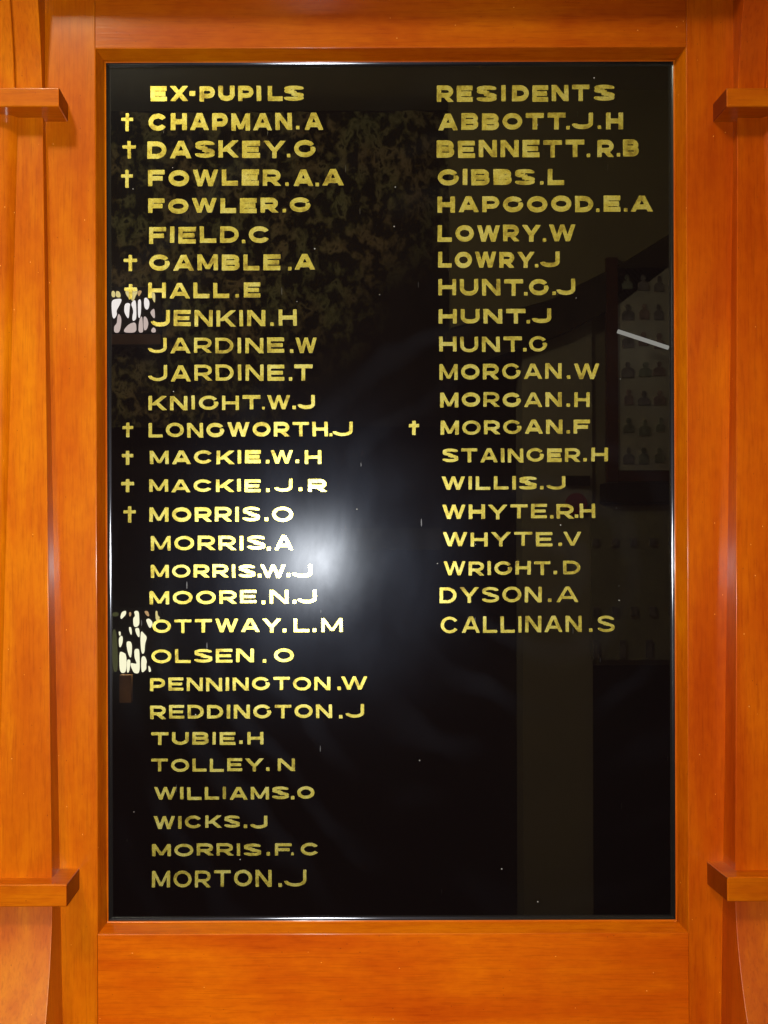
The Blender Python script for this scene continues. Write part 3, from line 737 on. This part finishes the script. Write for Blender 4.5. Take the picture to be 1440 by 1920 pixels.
LO = [('C', '260,230 290,150 360,130 360,200 270,295'), ('O', '415,160 450,160 455,210 425,250'), ('C', '505,140 590,135 600,280 600,390 550,435 505,420 490,340 495,260 530,230'),
 ('O', '690,140 760,140 785,230 760,240 720,200'), ('C', '725,290 780,275 840,340 835,400 800,455 770,420 740,350'), ('Y', '895,140 930,140 935,220 980,260 940,330 900,300'),
 ('C', '225,510 260,510 260,590 235,580'), ('C', '230,620 285,580 300,640 290,730 250,810 230,750'), ('C', '410,430 450,430 465,520 455,580 425,520'),
 ('C', '530,450 600,445 605,630 560,580 530,500'), ('C', '630,490 690,560 730,600 730,650 700,740 690,910 640,915 620,700'),
 ('C', '370,690 440,690 465,760 460,900 440,1000 400,920 370,780'), ('C', '235,880 290,880 365,930 360,1260 240,1260'), ('C', '370,1020 430,1020 435,1090 410,1250 370,1260'),
 ('C', '510,830 590,825 600,920 605,1270 500,1270 440,1130 440,1080 530,1100 555,1090 510,980'), ('C', '640,965 700,960 735,1060 720,1110 725,1200 640,1270 630,1100'),
 ('C', '760,1120 800,1180 810,1240 770,1250'), ('G', '115,160 225,160 225,230 115,240'), ('G', '110,450 190,500 215,1240 110,1240'), ('G', '-100,200 90,180 100,1240 -100,1240')]
def shapes(src, k, ox, oy):
    mats = dict(W=PW, P=PP, Y=PY, C=PC, O=PO, G=PG)
    return [([(float(a.split(',')[0])/k+ox, float(a.split(',')[1])/k+oy) for a in t.split()], mats[c]) for c, t in src]
leadlight(206, 537, 293, 616, shapes(UP, 13.09, 195, 520), 'leadlight window of pinkish and yellow panes mirrored beside the upper left names')
leadlight(206, 1145, 290, 1262, shapes(LO, 9.6, 195, 1130), 'leadlight window of pale cream panes mirrored beside the lower left names')
# orange post under the lower window, and brown board under the upper window
o = room_box('lit_post', 219, 1266, 241, 1318, REAR-0.22, 0.04, plain('orange_brown_post', (0.95, 0.42, 0.14), 0.5, 0.5, 9))
tag(o, 'short orange brown post mirrored below the lower leadlight window', 'post')
o = room_box('window_sill', 120, 620, 300, 640, REAR-0.22, 0.06, plain('brown_sill', (0.22, 0.09, 0.04), 0.5, 0.2))
tag(o, 'brown wooden window sill mirrored below the upper leadlight window', 'window sill')

# framed composite portraits, mirrored at the right
PRINT = plain('grey_mount_print', (0.84, 0.79, 0.66), 0.6, 0.08); FRAME = plain('red_brown_frame', (0.16, 0.045, 0.02), 0.4, 0.2)
INKS = [plain('portrait_ink_'+n, c, 0.7, 0.4, 30) for n, c in (('dark', (0.36, 0.32, 0.32)), ('brown', (0.48, 0.33, 0.30)), ('green', (0.40, 0.43, 0.33)))]
LPIC = LP-0.06
cx, cz = R(1280, 720, LPIC)
pf = empty('framed_portraits', (cx, -LPIC, cz), 'large framed sheet of small portraits in rows mirrored in the right of the glass', 'picture')
pf_inv = Matrix.Translation(Vector((-cx, LPIC, -cz)))
def pic(o): o.parent = pf; o.matrix_parent_inverse = pf_inv; return o
pic(room_box('mount', 1166, 500, 1400, 884, LPIC, 0.01, PRINT))
pic(room_box('frame', 1146, 480, 1165.5, 905, LPIC-0.01, 0.03, FRAME)); pic(room_box('frame', 1166, 885, 1420, 905, LPIC-0.01, 0.03, FRAME))
for r_ in range(7):
    for c_ in range(5):
        x = 1174+c_*30+rnd.uniform(-2, 2); y = 512+r_*54+rnd.uniform(-2, 2)
        hw, sw = rnd.uniform(3.5, 5), rnd.uniform(8, 12); hh = rnd.uniform(9, 12); bh = rnd.uniform(14, 20); tl = rnd.uniform(-1.5, 1.5)
        out = [(-hw*.6, 0), (hw*.6, 0), (hw, hh*.35), (hw*.8, hh*.8), (hw*.5, hh), (sw*.7, hh+2), (sw, hh+5), (sw*.95, hh+bh), (-sw*.95, hh+bh), (-sw, hh+6), (-sw*.7, hh+2), (-hw*.5, hh), (-hw*.8, hh*.8), (-hw, hh*.35)]
        n = len(out); vs = []
        for dd in (0.006, 0.0):
            for ox_, oy_ in out:
                X, Z = R(x+11+ox_+tl*(1-oy_/30), y+4+oy_, LPIC-0.001)
                vs.append((X, -(LPIC-0.001)-dd+0.005, Z))
        f = [tuple(range(n)), tuple(range(2*n-1, n-1, -1))]+[(i, (i+1) % n, n+(i+1) % n, n+i) for i in range(n)]
        pic(mesh_obj('portrait', vs, f, INKS[rnd.randrange(3)]))
# shelf, notice board with rows of tags
o = room_box('dark_shelf', 1142, 907, 1430, 945, LPIC-0.03, 0.10, LEAD); tag(o, 'dark shelf mirrored just below the framed portraits', 'shelf')
LN = LP-0.05
cx, cz = R(1270, 1100, LN)
nb = empty('notice_board', (cx, -LN, cz), 'dull green grey notice board with rows of dark hooks mirrored at lower right', 'notice board')
nb_inv = Matrix.Translation(Vector((-cx, LN, -cz)))
o = room_box('backing', 1113, 950, 1440, 1243, LN, 0.02, plain('green_grey_board', (0.50, 0.47, 0.32), 0.8, 0.12)); o.parent = nb; o.matrix_parent_inverse = nb_inv
for rr, hh in ((1012, 14), (1142, 18), (1205, 34)):
    for c_ in range(7):
        x = 1122+c_*50*(0.72 if rr < 1200 else 1)
        o = room_box('hook', x-5, rr, x+6, rr+hh, LN-0.012, 0.011, INKS[0]); o.parent = nb; o.matrix_parent_inverse = nb_inv
def disc(name, x, y, r, L, mat, depth=0.01, n=20):
    vs = []
    for dd in (depth, 0):
        for a in range(n): X, Z = R(x+r*math.cos(2*math.pi*a/n), y+r*math.sin(2*math.pi*a/n), L); vs.append((X, -L-dd+depth, Z))
    f = [tuple(range(n)), tuple(range(2*n-1, n-1, -1))]+[(i, (i+1) % n, n+(i+1) % n, n+i) for i in range(n)]
    return mesh_obj(name, vs, f, mat)
tag(disc('round_sign', 1085, 947, 21, LP-0.012, plain('red_sign_paint', (0.55, 0.03, 0.015), 0.5, 0.1)), 'small round red sign on the pale pier mirrored at right', 'sign')
tag(room_box('small_plate', 1065, 893, 1112, 912, LP-0.02, 0.01, LEAD), 'small dark plate above the round red sign mirrored at right', 'plate')
# glowing bar added in place of a tube's reflection in the portraits' glass
def tube():
    X0, Z0 = R(1166, 620, LPIC-0.15); X1, Z1 = R(1262, 652, LPIC-0.15)
    a, b = Vector((X0, -(LPIC-0.15), Z0)), Vector((X1, -(LPIC-0.15), Z1))
    t = (b-a).normalized(); u = Vector((0, 1, 0)); v = t.cross(u).normalized(); n = 12; r = 0.0088
    vs = [p+(u*math.cos(2*math.pi*i/n)+v*math.sin(2*math.pi*i/n))*r for p in (a, b) for i in range(n)]
    f = [(i, (i+1) % n, n+(i+1) % n, n+i) for i in range(n)]+[tuple(range(n))[::-1], tuple(range(n, 2*n))]
    o = mesh_obj('tube_reflection_bar', vs, f, glow('tube_reflection_glow', (1.0, 0.98, 0.88), 4.6))
    tag(o, 'slanting white glowing bar standing in for a tube reflected in the glass of the framed portraits', 'tube light')
tube()
# pale bench top mirrored faintly behind the flash glow
tag(room_box('counter', 640, 990, 830, 1032, REAR-0.25, 0.2, plain('pale_counter', (0.13, 0.12, 0.09), 0.7, 0.3)), 'dim pale counter mirrored right of the flash glow', 'counter')
